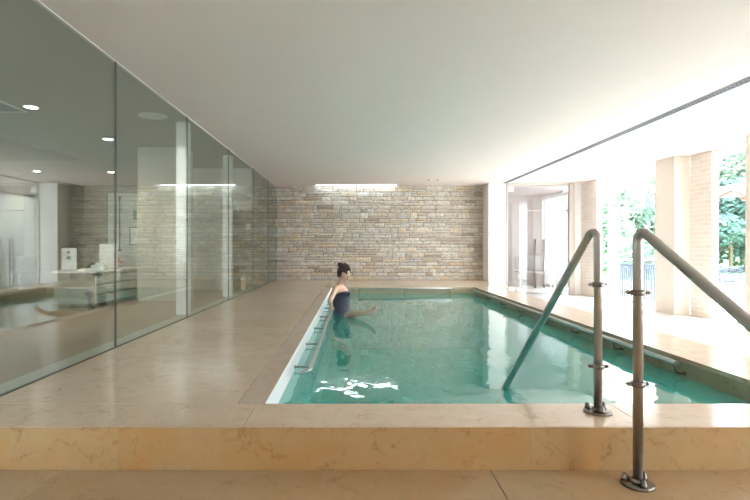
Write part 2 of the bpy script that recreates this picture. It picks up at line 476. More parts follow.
struct(mb, 'wall_far', [M_stone, M_mortar])

# ---- other walls ----------------------------------------------------------------
struct(MB().box(3.10, 3.52, 11.6, 12.4, FZ-0.02, CZ+0.02), 'wall_pilaster', M_white)
struct(MB().box(5.08, 5.25, 11.6, 12.0, FZ-0.02, CZ+0.02), 'wall_door_return', M_white)
struct(MB().box(GX-0.05, 6.1, -4.2, -4.0, -0.6, 2.45), 'wall_back', M_white)
struct(MB().box(-6.7, -6.2, -1.2, -1.0, -0.6, 2.45).box(-2.0, GX-0.05, -1.2, -1.0, -0.6, 2.45), 'wall_back_room_rear', M_white)
wn = struct(MB().box(-6.2, -2.0, -1.12, -1.108, 0, CZ), 'window_20', M_win)  # unseen rear window, added to light the front faces of the posts
MB().box(-6.2, -2.0, -1.14, -1.09, 0, 0.04).box(-4.13, -4.07, -1.14, -1.09, 0.04, CZ-0.05).box(-6.2, -2.0, -1.14, -1.09, CZ-0.05, CZ).build('window_frame', M_white, wn)
struct(MB().box(GX-0.05, GX+0.05, -4.0, 0.9, -0.6, CZ), 'wall_left', M_white)
struct(MB().box(5.3, 5.6, -4.0, -1.6, -0.6, CZ), 'wall_right', M_white)  # unseen stretch made solid to cut window light from behind
struct(MB().box(5.3, 5.6, 0.6, 1.63, -0.6, CZ), 'wall_right_pier', M_white)

# ---- glass partition: frameless panes with dark joints -----------------
js = [0.9, 2.18, 3.975, 5.67, 7.53, 9.35, 11.0, FARY]
n = 0
for a, b in zip(js, js[1:]):
    n += 1
    wn = struct(MB().box(GX-0.006, GX+0.006, a+0.003, b-0.003, 0.0, CZ-0.006), 'window_%d' % n, M_glass)
    MB().box(GX-0.007, GX+0.007, b-0.0035, b+0.0035, 0.0, CZ-0.006).build('silicone_joint', M_seal, wn)
struct(MB().box(GX-0.02, GX+0.007, 0.9, FARY, CZ-0.006, CZ), 'trim_2', M_white)
struct(MB().box(GX-0.15, GX-0.012, 0.9, 9.9, -0.03, 0.004), 'trim_3', plain('grey_threshold', (0.52, 0.52, 0.47), 0.5))
struct(MB().box(GX-0.012, GX+0.010, 0.9, FARY, -0.02, 0.0035), 'trim_4', M_seal)

# ---- room behind the glass ------------------------------------------------------
mb = MB()
for j in range(9): slab(mb, -6.6, GX-0.02, -2+j*1.57, -0.43+j*1.57, -0.004)
struct(mb, 'floor_back_room', plain('back_room_floor', (0.28, 0.20, 0.135), 0.35, var=0.1, scale=3))
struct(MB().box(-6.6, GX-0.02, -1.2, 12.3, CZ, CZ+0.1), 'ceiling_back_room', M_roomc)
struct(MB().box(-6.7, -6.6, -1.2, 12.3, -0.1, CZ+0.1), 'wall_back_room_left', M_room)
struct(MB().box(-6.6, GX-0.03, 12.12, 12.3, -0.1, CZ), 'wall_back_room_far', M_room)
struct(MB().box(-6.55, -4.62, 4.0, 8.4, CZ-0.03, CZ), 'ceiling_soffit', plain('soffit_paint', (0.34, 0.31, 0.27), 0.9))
mb = MB()
mb.box(-3.22, -2.56, 7.4, 7.9, 0, CZ)
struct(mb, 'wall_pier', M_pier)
mb = MB()   # partition with a low dark doorway
mb.box(-3.1, -2.33, 9.4, 9.5, 0, CZ); mb.box(-2.33, GX-0.02, 9.4, 9.5, 1.50, CZ)
struct(mb, 'wall_back_room_partition', M_white)
mb = MB()
mb.box(-2.36, -2.33, 9.5, 10.6, 0, 1.6); mb.box(-2.36, GX-0.02, 10.6, 10.63, 0, 1.6); mb.box(-2.33, GX-0.02, 9.5, 10.6, 1.55, 1.6)
struct(mb, 'dark_doorway_box', M_darkwood)  # box added in dark wood so the doorway reads dark
for k, (yy, xx) in enumerate([(5.9, -2.11), (8.06, -2.13)]):
    p = MB().box(xx, xx+0.14, yy, yy+0.10, 0, CZ-0.001, bevel=0.003).build('white_post', M_white)
    tag(p, ['white square post behind the glass, the one nearer the camera', 'white square post behind the glass, nearer the stone wall'][k], 'post', 'white posts behind the glass partition')

# wooden door leaf edge, light switch
t = empty('wooden_door', (-2.10, 9.38, 0), 'light oak low swing gate leaf in the dark doorway behind the glass', 'door')
MB().box(-2.13, -2.05, 9.34, 9.38, 0.0, 0.27, bevel=0.004).build('door_leaf', M_wood, t, ).location = (2.10, -9.38, 0)
MB().box(-2.115, -2.065, 9.33, 9.34, 0.18, 0.22, bevel=0.003).build('latch_plate', M_chrome, t).location = (2.10, -9.38, 0)
t = empty('wall_switch', (-2.00, 9.40, 1.18), 'small white switch plate beside the dark doorway', 'switch')
MB().box(-0.035, 0.035, -0.012, 0.0, -0.05, 0.05, bevel=0.004).build('switch_plate', M_paper, t)
MB().box(-0.015, 0.015, -0.017, -0.012, -0.025, 0.025, bevel=0.003).build('rocker', M_white, t)

# reception bench: long low cabinet with drawer lines
cab = empty('drawer_cabinet', (-3.68, 7.2, 0), 'long low white drawer cabinet behind the glass, with a bowl on top', 'cabinet')
L = (3.68, -7.2, 0)
def kid(mb, name, mat, par=cab, off=L):
    o = mb.build(name, mat, par); o.location = off; return o
kid(MB().box(-3.97, -3.425, 6.56, 7.86, 0.0, 0.05), 'plinth', M_darkwood)
kid(MB().box(-3.95, -3.42, 6.56, 7.85, 0.05, 0.455, bevel=0.003), 'carcass', plain('taupe_panel', (0.26, 0.24, 0.20), 0.5))
kid(MB().box(-3.97, -3.385, 6.54, 7.87, 0.458, 0.486, bevel=0.004), 'top_panel', M_white)
for za, zb in ((0.055, 0.175), (0.185, 0.305), (0.315, 0.43)):
    d = kid(MB().box(-3.418, -3.40, 6.57, 7.84, za, zb, bevel=0.002), 'drawer', M_frost)
    h = MB().box(-3.40, -3.392, 6.57, 7.84, zb-0.012, zb-0.002).build('finger_pull', M_black, d)
# bowl of fruit, cards and box on top
t = empty('fruit_bowl', (-3.58, 7.55, 0.486), 'shallow grey bowl on the white drawer cabinet behind the glass', 'bowl')
MB().lathe([(0.0, 0.0), (0.05, 0.0), (0.09, 0.02), (0.14, 0.07), (0.135, 0.075), (0.085, 0.03), (0.0, 0.015)]).build('bowl_shell', M_bowl, t)
for k, (fx, fy, fz) in enumerate([(-0.05, 0, 0.07), (0.045, 0.03, 0.07), (0.0, -0.055, 0.075), (0.0, 0.0, 0.12)]):
    f = MB().lathe([(0.0, -0.036), (0.02, -0.032), (0.036, -0.005), (0.034, 0.015), (0.018, 0.033), (0.006, 0.028), (0.0, 0.024)], n=16).build('red_fruit', M_fruit)
    f.location = (-3.58+fx, 7.55+fy, 0.486+fz)
    tag(f, ['red fruit at the left of the bowl behind the glass', 'red fruit at the right of the bowl behind the glass', 'red fruit at the front of the bowl behind the glass', 'red fruit on top of the others in the bowl behind the glass'][k], 'fruit', 'fruit in the grey bowl')
for nm, x, y, wd, hg, lb in (('display_card', -3.83, 6.70, 0.20, 0.30, 'white upright card with two small bright spots, leftmost on the cabinet'),
                             ('display_card', -3.60, 7.30, 0.26, 0.36, 'larger white upright card on the cabinet near the bowl')):
    t = empty(nm, (x, y, 0.486), lb, 'card', 'cards on the white cabinet')
    MB().box(-wd/2, wd/2, -0.004, 0.004, 0.012, hg, bevel=0.001).build('card_sheet', M_paper, t)
    MB().box(-wd/2-0.01, wd/2+0.01, -0.03, 0.03, 0, 0.012, bevel=0.003).build('card_base', M_bowl, t)
    if wd < 0.25:
        for q in (0.17, 0.24): MB().box(-0.03, 0.03, -0.008, -0.004, q-0.02, q+0.02, bevel=0.003).build('glint_patch', M_chrome, t)  # two light reflections on the card, built as bright patches
t = empty('tissue_box', (-3.50, 6.85, 0.486), 'small white tissue box on the cabinet in front of the cards', 'box')
MB().box(-0.09, 0.09, -0.06, 0.06, 0, 0.07, bevel=0.006).build('carton', M_paper, t)
MB().box(-0.05, 0.05, -0.02, 0.02, 0.07, 0.10, bevel=0.008).build('tissue', M_white, t)
# pale glass panel with rod, sign and framed notice
t = empty('glass_panel', (-3.80, 8.25, 0), 'tall pale panel with a black vertical rod behind the glass partition', 'panel')
Lp = (3.80, -8.25, 0)
kid(MB().box(-4.07, -3.53, 8.24, 8.27, 0.0, 1.69, bevel=0.002), 'panel_sheet', M_frost, t, Lp)
kid(MB().box(-4.09, -4.07, 8.23, 8.28, 0.0, 1.71).box(-3.53, -3.49, 8.23, 8.28, 0.0, 1.71).box(-4.07, -3.53, 8.23, 8.28, 1.69, 1.71), 'panel_frame', plain('panel_frame_bronze', (0.2, 0.17, 0.14), 0.5), t, Lp)
kid(MB().tube([(-3.86, 8.2, 0.75), (-3.86, 8.2, 1.60)], 0.010).lathe([(0, 0), (0.03, 0), (0.03, 0.03), (0, 0.03)], (-3.86, 8.2, 0.73), 12).lathe([(0, 0), (0.02, 0), (0.02, 0.05), (0, 0.05)], (-3.86, 8.2, 1.58), 12).box(-3.87, -3.85, 8.19, 8.24, 1.0, 1.02).box(-3.87, -3.85, 8.19, 8.24, 1.4, 1.42), 'vertical_rod', M_black, t, Lp)
s_ = MB().box(-0.03, 0.03, -0.008, 0, -0.08, 0.08, bevel=0.002).build('green_sign', M_green); s_.location = (-3.62, 8.238, 1.33)
tag(s_, 'small green sign on the pale panel behind the glass', 'sign')
t = empty('framed_notice', (-3.62, 8.215, 0.98), 'black framed notice on the pale panel behind the glass', 'picture')
MB().box(-0.07, 0.07, -0.008, -0.002, -0.14, 0.14).build('notice_sheet', M_paper, t)
MB().box(-0.08, -0.065, -0.014, 0, -0.15, 0.15).box(0.065, 0.08, -0.014, 0, -0.15, 0.15).box(-0.065, 0.065, -0.014, 0, 0.135, 0.15).box(-0.065, 0.065, -0.014, 0, -0.15, -0.135).build('notice_frame', M_black, t)

# downlights of the back room
DL = [(-3.42, 5.28, 'nearest round downlight in the back room ceiling'), (-3.38, 6.85, 'second round downlight in the back room ceiling, above the cabinet'),
      (-6.2, 9.75, 'round downlight far left at the end of the back room'), (-4.8, 9.85, 'round downlight in the middle at the end of the back room'),
      (-3.3, 10.1, 'round downlight seen just right of the nearer white post')]
proto = empty('downlight', (DL[0][0], DL[0][1], CZ), DL[0][2], 'light', 'downlights behind the glass')
MB().lathe([(0.062, 0.0), (0.082, 0.0), (0.082, -0.005), (0.060, -0.007), (0.062, 0.0)]).build('trim_ring', M_white, proto)
MB().lathe([(0.0, -0.003), (0.060, -0.003)]).build('lens', M_lamp, proto)
for i, (x, y, lb) in enumerate(DL):
    o = proto if i == 0 else copy_tree(proto)
    o.location = (x, y, CZ); o['label'] = lb
    ld = bpy.data.lights.new('downlight_beam', 'SPOT'); ld.energy = 22; ld.color = (1, 0.88, 0.74); ld.spot_size = 1.9; ld.spot_blend = 0.8; ld.shadow_soft_size = 0.05
    lo = bpy.data.objects.new('downlight_beam', ld); link(lo); lo.location = (x, y, CZ-0.02)
sf = MB().tube([(-2.75, 2.3, CZ), (-2.75, 2.3, CZ-0.10)], 0.008, 8).tube([(-2.79, 2.22, CZ-0.10), (-2.73, 2.38, CZ-0.125)], [0.035, 0.045], 16).build('added_spot_fixture', M_white)  # added lamp out of view, put in to brighten the white posts
tag(sf, 'added white ceiling spotlight, out of view, brightening the white posts', 'light')
ld = bpy.data.lights.new('added_spot_beam', 'SPOT'); ld.energy = 150; ld.color = (1, 0.97, 0.94); ld.spot_size = 0.42; ld.spot_blend = 0.5; ld.shadow_soft_size = 0.04
lo = bpy.data.objects.new('added_spot_beam', ld); link(lo); lo.location = (-2.715, 2.42, CZ-0.13)
lo.rotation_euler = (Vector((-2.05, 6.6, 1.15))-lo.location).to_track_quat('-Z', 'Y').to_euler()
o = empty('ceiling_speaker', (-2.28, 5.64, CZ), 'round white ceiling speaker behind the glass near the nearer post', 'speaker')
MB().lathe([(0.14, 0), (0.155, 0), (0.155, -0.006), (0.14, -0.010), (0.14, 0)]).build('speaker_ring', M_white, o)
MB().lathe([(0.0, -0.005), (0.14, -0.005)]).build('speaker_grille', M_paper, o)
o = empty('ceiling_grille', (-3.75, 4.2, CZ), 'linear air grille with a white edge in the back room ceiling', 'vent')
MB().box(-0.18, -0.14, -1.3, 1.27, -0.008, 0).box(0.14, 0.18, -1.3, 1.27, -0.008, 0).box(-0.14, 0.14, 1.24, 1.27, -0.008, 0).build('grille_frame', M_white, o)
m_ = MB()
for k in range(9): m_.box(-0.135+k*0.03, -0.12+k*0.03, -1.3, 1.24, -0.006, -0.001)
m_.build('grille_blades', M_grille, o)

# ---- linear air diffuser in the main ceiling ---------------------------------------
o = empty('linear_diffuser', (3.47, 12.0, CZ), 'long thin grey slot diffuser running along the ceiling to the stone wall', 'vent')
MB().box(-0.052, -0.040, -15, 0.0, -0.006, 0).box(0.040, 0.052, -15, 0.0, -0.006, 0).box(-0.040, 0.040, -0.006, 0, -0.006, 0).build('diffuser_frame', M_grille, o)
m_ = MB(); m_.box(-0.040, 0.040, -15, -0.006, -0.002, 0, mat=1)
m_.box(-0.003, 0.003, -15, -0.006, -0.006, -0.002)
for k in range(300): m_.box(-0.040, 0.040, -0.05-k*0.05-0.012, -0.05-k*0.05, -0.005, -0.002)
m_.build('diffuser_slats', [M_grille, M_dark], o)
for k, (x, y) in enumerate([(1.62, 11.0), (1.82, 11.0)]):
    o = MB().lathe([(0, -0.012), (0.02, -0.012), (0.03, 0)], n=16).build('ceiling_sensor', M_grille); o.location = (x, y, CZ)
    tag(o, ['tiny ceiling sensor near the stone wall, left of the pair', 'tiny ceiling sensor near the stone wall, right of the pair'][k], 'sensor', 'ceiling sensors')

# ---- double glass door -----------------------------------------------------
dr = empty('door_1', (4.3, 11.6, FZ), None, None); dr['kind'] = 'structure'
Ld = (-4.3, -11.6, -FZ)
x0, x1, xm = 3.53, 5.07, 4.27
kid(MB().box(4.96, 5.08, 11.56, 11.66, FZ, CZ).box(3.52, 3.545, 11.58, 11.64, FZ, CZ).box(3.545, 4.96, 11.58, 11.64, CZ-0.05, CZ).box(3.9, 4.96, 11.60, 11.62, 1.63, 1.66), 'door_frame', M_frame, dr, Ld)
for k, (a, b) in enumerate([(3.55, 4.262), (4.268, 4.955)]):
    lf = kid(MB().box(a, b, 11.60, 11.612, FZ+0.008, CZ-0.055), 'door_leaf', M_doorg, dr, Ld)
    hx = 4.165 if k == 0 else 4.365
    MB().tube(fillet([(hx, 11.595, FZ+0.22), (hx, 11.55, FZ+0.22)], 0.01), 0.012, 10).tube([(hx, 11.55, FZ+0.15), (hx, 11.55, 0.98)], 0.016, 12).tube([(hx, 11.55, 0.85), (hx, 11.6, 0.85)], 0.012, 10).build('door_handle', M_steeld, lf)
    ex = a+0.01 if k == 0 else b-0.13
    MB().box(ex, ex+0.12, 11.585, 11.625, FZ+0.01, FZ+0.17, bevel=0.004).box(ex, ex+0.12, 11.585, 11.625, CZ-0.20, CZ-0.06, bevel=0.004).build('patch_fitting', M_chrome, lf)
# lobby behind the doors
struct(MB().box(3.3, 3.5, 12.4, 15.0, -0.35, 2.4), 'wall_lobby_left', M_lobby)
struct(MB().box(5.6, 5.75, 12.9, 14.2, -0.35, 2.4), 'wall_lobby_right', M_lobby)
mb = MB(); mb.box(3.3, 4.05, 14.2, 14.35, -0.35, 2.4); mb.box(4.05, 7.0, 14.2, 14.35, 1.35, 2.4)
mb.box(4.05, 7.0, 14.2, 14.35, -0.35, 1.35)
struct(mb, 'wall_lobby_far', M_lobby)
struct(MB().box(3.3, 7.0, 11.9, 14.4, CZ+0.01, CZ+0.15), 'ceiling_lobby', M_lobby)
struct(MB().box(3.0, 7.0, 12.9, 15.0, -0.5, FZ-0.002), 'floor_lobby', M_floorR)
t = empty('lobby_bench', (4.85, 13.4, FZ), 'taupe bench seen through the right leaf of the glass doors', 'bench')
MB().box(-0.5, 0.5, -0.2, 0.2, 0.40, 0.46, bevel=0.01).build('seat', M_taupe, t)
MB().box(-0.5, 0.5, 0.17, 0.2, 0.5, 0.85, bevel=0.01).build('backrest', M_taupe, t)
for sx in (-0.44, 0.44):
    for sy in (-0.15, 0.15): MB().box(sx-0.02, sx+0.02, sy-0.02, sy+0.02, 0, 0.5 if sy > 0 else 0.4).build('leg', M_steel, t)

# ---- window side ------------------------------------------------------------------
cols = [8.13, 6.13, 4.13, 2.13]
for i, y in enumerate(cols):
    c_ = MB().box(5.19, 5.45, y, y+0.52, FZ, CZ, bevel=0.004).build('window_column', M_cream)
    if i < 2: tag(c_, ['cream square column between the window bays, beyond the steel handrail', 'cream square column at the right edge of the photo'][i], 'column', 'columns along the windows')
    else: tag(c_, 'cream square column in the window row beyond the right of the photo', 'column', 'columns along the windows')
    p_ = MB().box(5.45, 5.54, y-0.50, y-0.002, FZ, CZ-0.002).build('brick_pier', M_brick)
    if i < 2: tag(p_, ['pale brick pier outside, right of the cream column', 'pale brick pier outside by the column at the right edge'][i], 'pier', 'brick piers outside the windows')
    else: tag(p_, 'pale brick pier outside beyond the right of the photo', 'pier', 'brick piers outside the windows')
p_ = MB().box(5.252, 5.35, 10.85, 11.9, FZ, CZ-0.002).build('brick_pier', M_brick)
tag(p_, 'pale brick pier beside the double glass doors', 'pier', 'brick piers outside the windows')
edges = [(8.65, 10.85), (6.65, 7.63), (4.65, 5.63), (2.65, 3.63), (-1.6, 0.6)]
for i, (a, b) in enumerate(edges):
    wn = struct(MB().box(5.50, 5.512, a+0.03, b-0.03, FZ+0.04, CZ-0.03), 'window_%d' % (n+1+i), M_win)
    MB().box(5.49, 5.525, a, a+0.03, FZ, CZ).box(5.49, 5.525, b-0.03, b, FZ, CZ).box(5.49, 5.525, a+0.03, b-0.03, FZ, FZ+0.04).box(5.49, 5.525, a+0.03, b-0.03, CZ-0.03, CZ).build('window_frame', M_white, wn)

# ---- outdoors --------------------------------------------------------------------
struct(MB().box(6.0, 60, -30, 16, -0.62, -0.41).box(7.0, 60, 16, 18, -0.62, -0.41), 'terrace', M_terr)
struct(MB().box(-60, 160, 18, 160, -0.7, -0.44), 'ground', M_grass)
struct(MB().box(-30, -2.0, -30, -1.25, -0.62, -0.41), 'terrace_rear', M_terr)

t = empty('slat_fence', (6.1, 11.9, -0.41), 'blue-grey vertical slat railing on the terrace outside the first window', 'fence')
a, b = Vector((5.96+0.11, 11.9, 0)), Vector((6.50, 10.85, 0))
d = (b-a).normalized(); Lf = (b-a).length
def fp(u, z): p = a+d*u; return (p.x-6.1, p.y-11.9, z)
MB().tube([fp(0, 0.80), fp(Lf, 0.80)], 0.02, 8).build('top_rail', M_fence, t)
MB().tube([fp(0, 0.06), fp(Lf, 0.06)], 0.015, 8).build('bottom_rail', M_fence, t)
for u in (0.0, Lf): MB().tube([fp(u, 0), fp(u, 0.84)], 0.028, 8).build('post', M_fence, t)
m_ = MB()
k = 0.07
while k < Lf-0.03: m_.tube([fp(k, 0.06), fp(k, 0.80)], 0.021, 6); k += 0.055
m_.build('slats', M_fence, t)

# iron garden chairs and table
def garden_chair(loc, rz, label):
    t = empty('garden_chair', loc, label, 'chair', 'iron garden chairs on the terrace', rz)
    m_ = MB()
    m_.tube(arc((0, 0, 0.44), 0.22, 0, 2*PI, 20, (1,0,0), (0,1,0))[:-1], 0.009, 8, closed=True)
    for k in range(-5, 6):
        h = math.sqrt(max(0, 0.22**2-(k*0.038)**2))
        m_.tube([(k*0.038, -h, 0.44), (k*0.038, h, 0.44)], 0.0035, 5); m_.tube([(-h, k*0.038, 0.44), (h, k*0.038, 0.44)], 0.0035, 5)
    m_.build('seat', M_iron, t)
    m_ = MB()
    top = [Vector((0.27*math.cos(a_), 0.06+0.22*math.sin(a_), 0.70+0.10*math.sin(a_))) for a_ in [PI*k/16 for k in range(17)]]
    low = [Vector((0.22*math.cos(a_), 0.02+0.20*math.sin(a_), 0.46)) for a_ in [PI*k/16 for k in range(17)]]
    m_.tube(top, 0.010, 8)
    for k in range(0, 17): m_.tube([low[k], top[k]], 0.004, 5)
    for f in (0.33, 0.66): m_.tube([lo_.lerp(tp_, f) for lo_, tp_ in zip(low, top)], 0.004, 5)
    m_.build('backrest', M_iron, t)
    for sx in (-1, 1):
        MB().tube(fillet([(sx*0.27, 0.06, 0.70), (sx*0.28, -0.18, 0.66), (sx*0.20, -0.18, 0.42)], 0.05), 0.009, 8).build('armrest', M_iron, t)
        for sy in (-1, 1): MB().tube([(sx*0.16, sy*0.15, 0.44), (sx*0.21, sy*0.20, 0.0)], 0.010, 8).build('leg', M_iron, t)
    return t
garden_chair((7.75, 10.35, -0.41), 0.5, 'dark iron garden chair nearer the window, right of the round table')
garden_chair((8.35, 11.2, -0.41), -2.3, 'dark iron garden chair turned away on the terrace')
garden_chair((8.85, 10.1, -0.41), 1.9, 'dark iron garden chair mostly behind the cream column at the right')
t = empty('garden_table', (8.25, 11.75, -0.41), 'round iron garden table on the terrace below the parasol', 'table')
m_ = MB(); m_.tube(arc((0, 0, 0.74), 0.50, 0, 2*PI, 32, (1,0,0), (0,1,0))[:-1], 0.014, 8, closed=True)
for k in range(-9, 10):
    h = math.sqrt(max(0, 0.5**2-(k*0.052)**2)); m_.tube([(k*0.052, -h, 0.74), (k*0.052, h, 0.74)], 0.005, 5); m_.tube([(-h, k*0.052, 0.74), (h, k*0.052, 0.74)], 0.005, 5)
m_.build('table_top', M_iron, t)
for k in range(4):
    a_ = PI/4+k*PI/2; MB().tube([(0.38*math.cos(a_), 0.38*math.sin(a_), 0.74), (0.15*math.cos(a_), 0.15*math.sin(a_), 0.38), (0.36*math.cos(a_), 0.36*math.sin(a_), 0)], 0.012, 8).build('leg', M_iron, t)

# parasol
t = empty('garden_parasol', (11.75, 14.7, -0.41), 'white canvas parasol with reddish ribs on the terrace', 'parasol')
m_ = MB(); R_, zt, ze = 1.45, 3.22, 2.86
t_ = bmesh.new(); ap = t_.verts.new((0, 0, zt)); ring = [t_.verts.new((R_*math.cos(k*PI/4), R_*math.sin(k*PI/4), ze)) for k in range(8)]
ap2 = t_.verts.new((0, 0, zt-0.02)); ring2 = [t_.verts.new((R_*math.cos(k*PI/4), R_*math.sin(k*PI/4), ze-0.06)) for k in range(8)]
ring3 = [t_.verts.new((0.985*R_*math.cos(k*PI/4), 0.985*R_*math.sin(k*PI/4), ze-0.055)) for k in range(8)]
ring4 = [t_.verts.new((0.985*R_*math.cos(k*PI/4), 0.985*R_*math.sin(k*PI/4), ze-0.015)) for k in range(8)]
for k in range(8):
    q = (k+1) % 8
    t_.faces.new((ap, ring[k], ring[q])); t_.faces.new((ring[k], ring2[k], ring2[q], ring[q])); t_.faces.new((ring2[k], ring3[k], ring3[q], ring2[q]))
    t_.faces.new((ring3[k], ring4[k], ring4[q], ring3[q])); t_.faces.new((ap2, ring4[q], ring4[k]))
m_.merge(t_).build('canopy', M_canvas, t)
for k in range(8):
    MB().tube([(0.04*math.cos(k*PI/4), 0.04*math.sin(k*PI/4), zt-0.06), (1.42*math.cos(k*PI/4), 1.42*math.sin(k*PI/4), ze-0.045)], 0.030, 6).tube([(0.04*math.cos(k*PI/4), 0.04*math.sin(k*PI/4), 2.45), (0.72*math.cos(k*PI/4), 0.72*math.sin(k*PI/4), 3.0)], 0.014, 6).build('rib', M_rib, t)
MB().tube([(0, 0, 0.05), (0, 0, zt+0.06)], 0.025, 12).build('pole', M_rib, t)
MB().lathe([(0, 0), (0.28, 0), (0.28, 0.06), (0.06, 0.09), (0.05, 0.25), (0, 0.25)]).build('base', M_iron, t)

# white picnic tables on the lawn
def picnic(loc, rz, lb):
    t = empty('picnic_table', loc, lb, 'table', 'white tables beyond the terrace', rz)
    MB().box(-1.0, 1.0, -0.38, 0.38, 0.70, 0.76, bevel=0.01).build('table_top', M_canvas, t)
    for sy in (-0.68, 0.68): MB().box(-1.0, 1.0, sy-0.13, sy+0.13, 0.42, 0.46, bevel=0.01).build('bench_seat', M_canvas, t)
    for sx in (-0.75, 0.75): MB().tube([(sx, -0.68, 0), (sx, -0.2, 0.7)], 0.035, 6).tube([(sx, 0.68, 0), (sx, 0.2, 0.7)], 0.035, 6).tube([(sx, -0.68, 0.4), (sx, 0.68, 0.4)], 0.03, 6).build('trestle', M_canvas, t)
picnic((11.6, 20.5, -0.44), 0.1, 'white picnic table on the lawn seen left of the front handrail')
picnic((14.8, 23.5, -0.44), -0.2, 'white picnic table on the lawn seen right of the front handrail')

# trees
def tree(loc, h, r, mat, lb, seed, low=0.15, nb=16, nl=5200, ls=0.16):
    rn = random.Random(seed)
    t = empty('garden_tree', loc, lb, 'tree', 'trees beyond the terrace')
    blobs = []
    for k in range(nb):
        a_ = rn.uniform(0, 2*PI); q = rn.random()**0.6*r*0.75; zz = h*(low+rn.random()*(0.92-low))
        q *= 1.0-0.55*max(0, (zz/h-0.55))/0.45
        blobs.append((Vector((q*math.cos(a_), q*math.sin(a_), zz)), r*rn.uniform(0.28, 0.48)))
    m_ = MB(); bm = m_.bm
    for k in range(nl):
        c_, br = blobs[k % nb]
        dv = Vector((rn.gauss(0, 1), rn.gauss(0, 1), rn.gauss(0, 1))).normalized()*br*(rn.random()**0.35)
        p = c_+dv; u = Vector((rn.gauss(0, 1), rn.gauss(0, 1), rn.gauss(0, 1))).normalized(); v = u.orthogonal().normalized()
        s_ = ls*rn.uniform(0.6, 1.3)
        vs = [bm.verts.new(p+u*s_), bm.verts.new(p+v*s_*0.5), bm.verts.new(p-u*s_), bm.verts.new(p-v*s_*0.5)]
        bm.faces.new(vs)
    m_.build('crown', mat, t, fix=False)
    m_ = MB(); m_.tube([(0, 0, -0.05), (0.05, 0.02, h*0.3), (0.0, 0.05, h*0.65)], [0.09*h/4, 0.07*h/4, 0.03*h/4], 10)
    for c_, br in blobs[:7]: m_.tube([(0.03, 0.02, h*0.25+0.1), tuple(c_*0.55+Vector((0, 0, h*0.14))), tuple(c_)], [0.035*h/4, 0.02*h/4, 0.01], 6)
    m_.build('trunk', M_bark, t)
TR = [((13.7, 26.5), 5.0, 2.3, 0, 0.1, 'light green tree seen left in the first window bay'),
      ((15.8, 27.0), 5.6, 2.5, 1, 0.1, 'pale yellow-green tree in the middle of the first window bay'),
      ((17.6, 29.5), 7.2, 3.0, 0, 0.1, 'tall green tree seen just left of the cream column'),
      ((14.6, 33.0), 7.0, 3.0, 1, 0.1, 'distant pale tree at the back of the first window bay'),
      ((19.2, 27.0), 6.0, 2.5, 2, 0.08, 'bluish green tree hidden partly by the cream column'),
      ((18.4, 24.5), 4.3, 2.0, 2, 0.0, 'dense dark bluish tree low in the second window bay'),
      ((21.0, 27.0), 8.8, 3.2, 1, 0.25, 'tall pale tree rising above the parasol'),
      ((20.6, 25.2), 3.6, 1.8, 1, 0.0, 'pale yellow-green bush beside the column at the right edge'),
      ((23.0, 24.0), 7.5, 3.0, 0, 0.1, 'green tree behind the column at the right edge'),
      ((12.0, 24.3), 5.2, 2.0, 1, 0.1, 'pale tree just right of the brick pier by the doors')]
for i, ((x, y), h, r, mi, low, lb) in enumerate(TR):
    tree((x, y, -0.44), h, r, M_leaf[mi], lb, 100+i, low)

# ------------------------------------------------------------------ steel handrails
def clamp(z, yaw=0.0, ears=0.044):
    m_ = MB()
    m_.lathe([(0.0200, -0.011), (0.027, -0.011), (0.029, -0.004), (0.029, 0.004), (0.027, 0.011), (0.0200, 0.011)], (0, 0, z), 24)
    for s_ in (-1, 1):
        m_.box(min(s_*0.022, s_*ears), max(s_*0.022, s_*ears), -0.007, 0.007, z-0.007, z+0.007, bevel=0.0015)
        m_.lathe([(0, 0), (0.005, 0), (0.006, 0.004), (0.005, 0.009), (0, 0.010)], (s_*(ears-0.003), 0, z), 10)
        m_.tube([(s_*(ears-0.002), -0.010, z), (s_*(ears-0.002), 0.010, z)], 0.0045, 8)
    return m_
def flange(zb):
    m_ = MB()
    m_.lathe([(0.02, 0.012), (0.058, 0.012), (0.064, 0.009), (0.065, 0.0), (0.0, 0.0)], (0, 0, zb), 40)
    m_.lathe([(0.0205, 0.012), (0.030, 0.012), (0.026, 0.022), (0.0205, 0.026)], (0, 0, zb), 24)
    return m_
def nut():
    return MB().lathe([(0, 0), (0.010, 0), (0.013, 0), (0.013, 0.010), (0.011, 0.012), (0.011, 0.020), (0.007, 0.028), (0, 0.030)], n=12)
def handrail(x, y, zb, path, clamps, label, r=0.0195):
    t = empty('steel_handrail', (x, y, zb), label, 'handrail', 'steel handrails at the pool steps')
    pts = fillet([(0, 0, 0.0)]+path, 0.037, 14)
    MB().tube(pts, r, 24).build('tube', M_steel, t)
    fl = flange(0.0).build('base_flange', M_steeld, t); fl.rotation_euler = (0, 0, 0.4)
    nb_ = nut().build('cap_nut', M_steeld, fl)
    for k, a_ in enumerate((0.15, 2.2, 4.25)):
        o = nb_ if k == 0 else nb_.copy()
        if k: COL.objects.link(o)
        o.parent = fl
        o.location = (0.047*math.cos(a_), 0.047*math.sin(a_), 0.012)
    for z_, yw in clamps:
        c_ = clamp(0).build('clamp', M_steeld, t); c_.location = (0, 0, z_); c_.rotation_euler = (0, 0, yw)
    return t
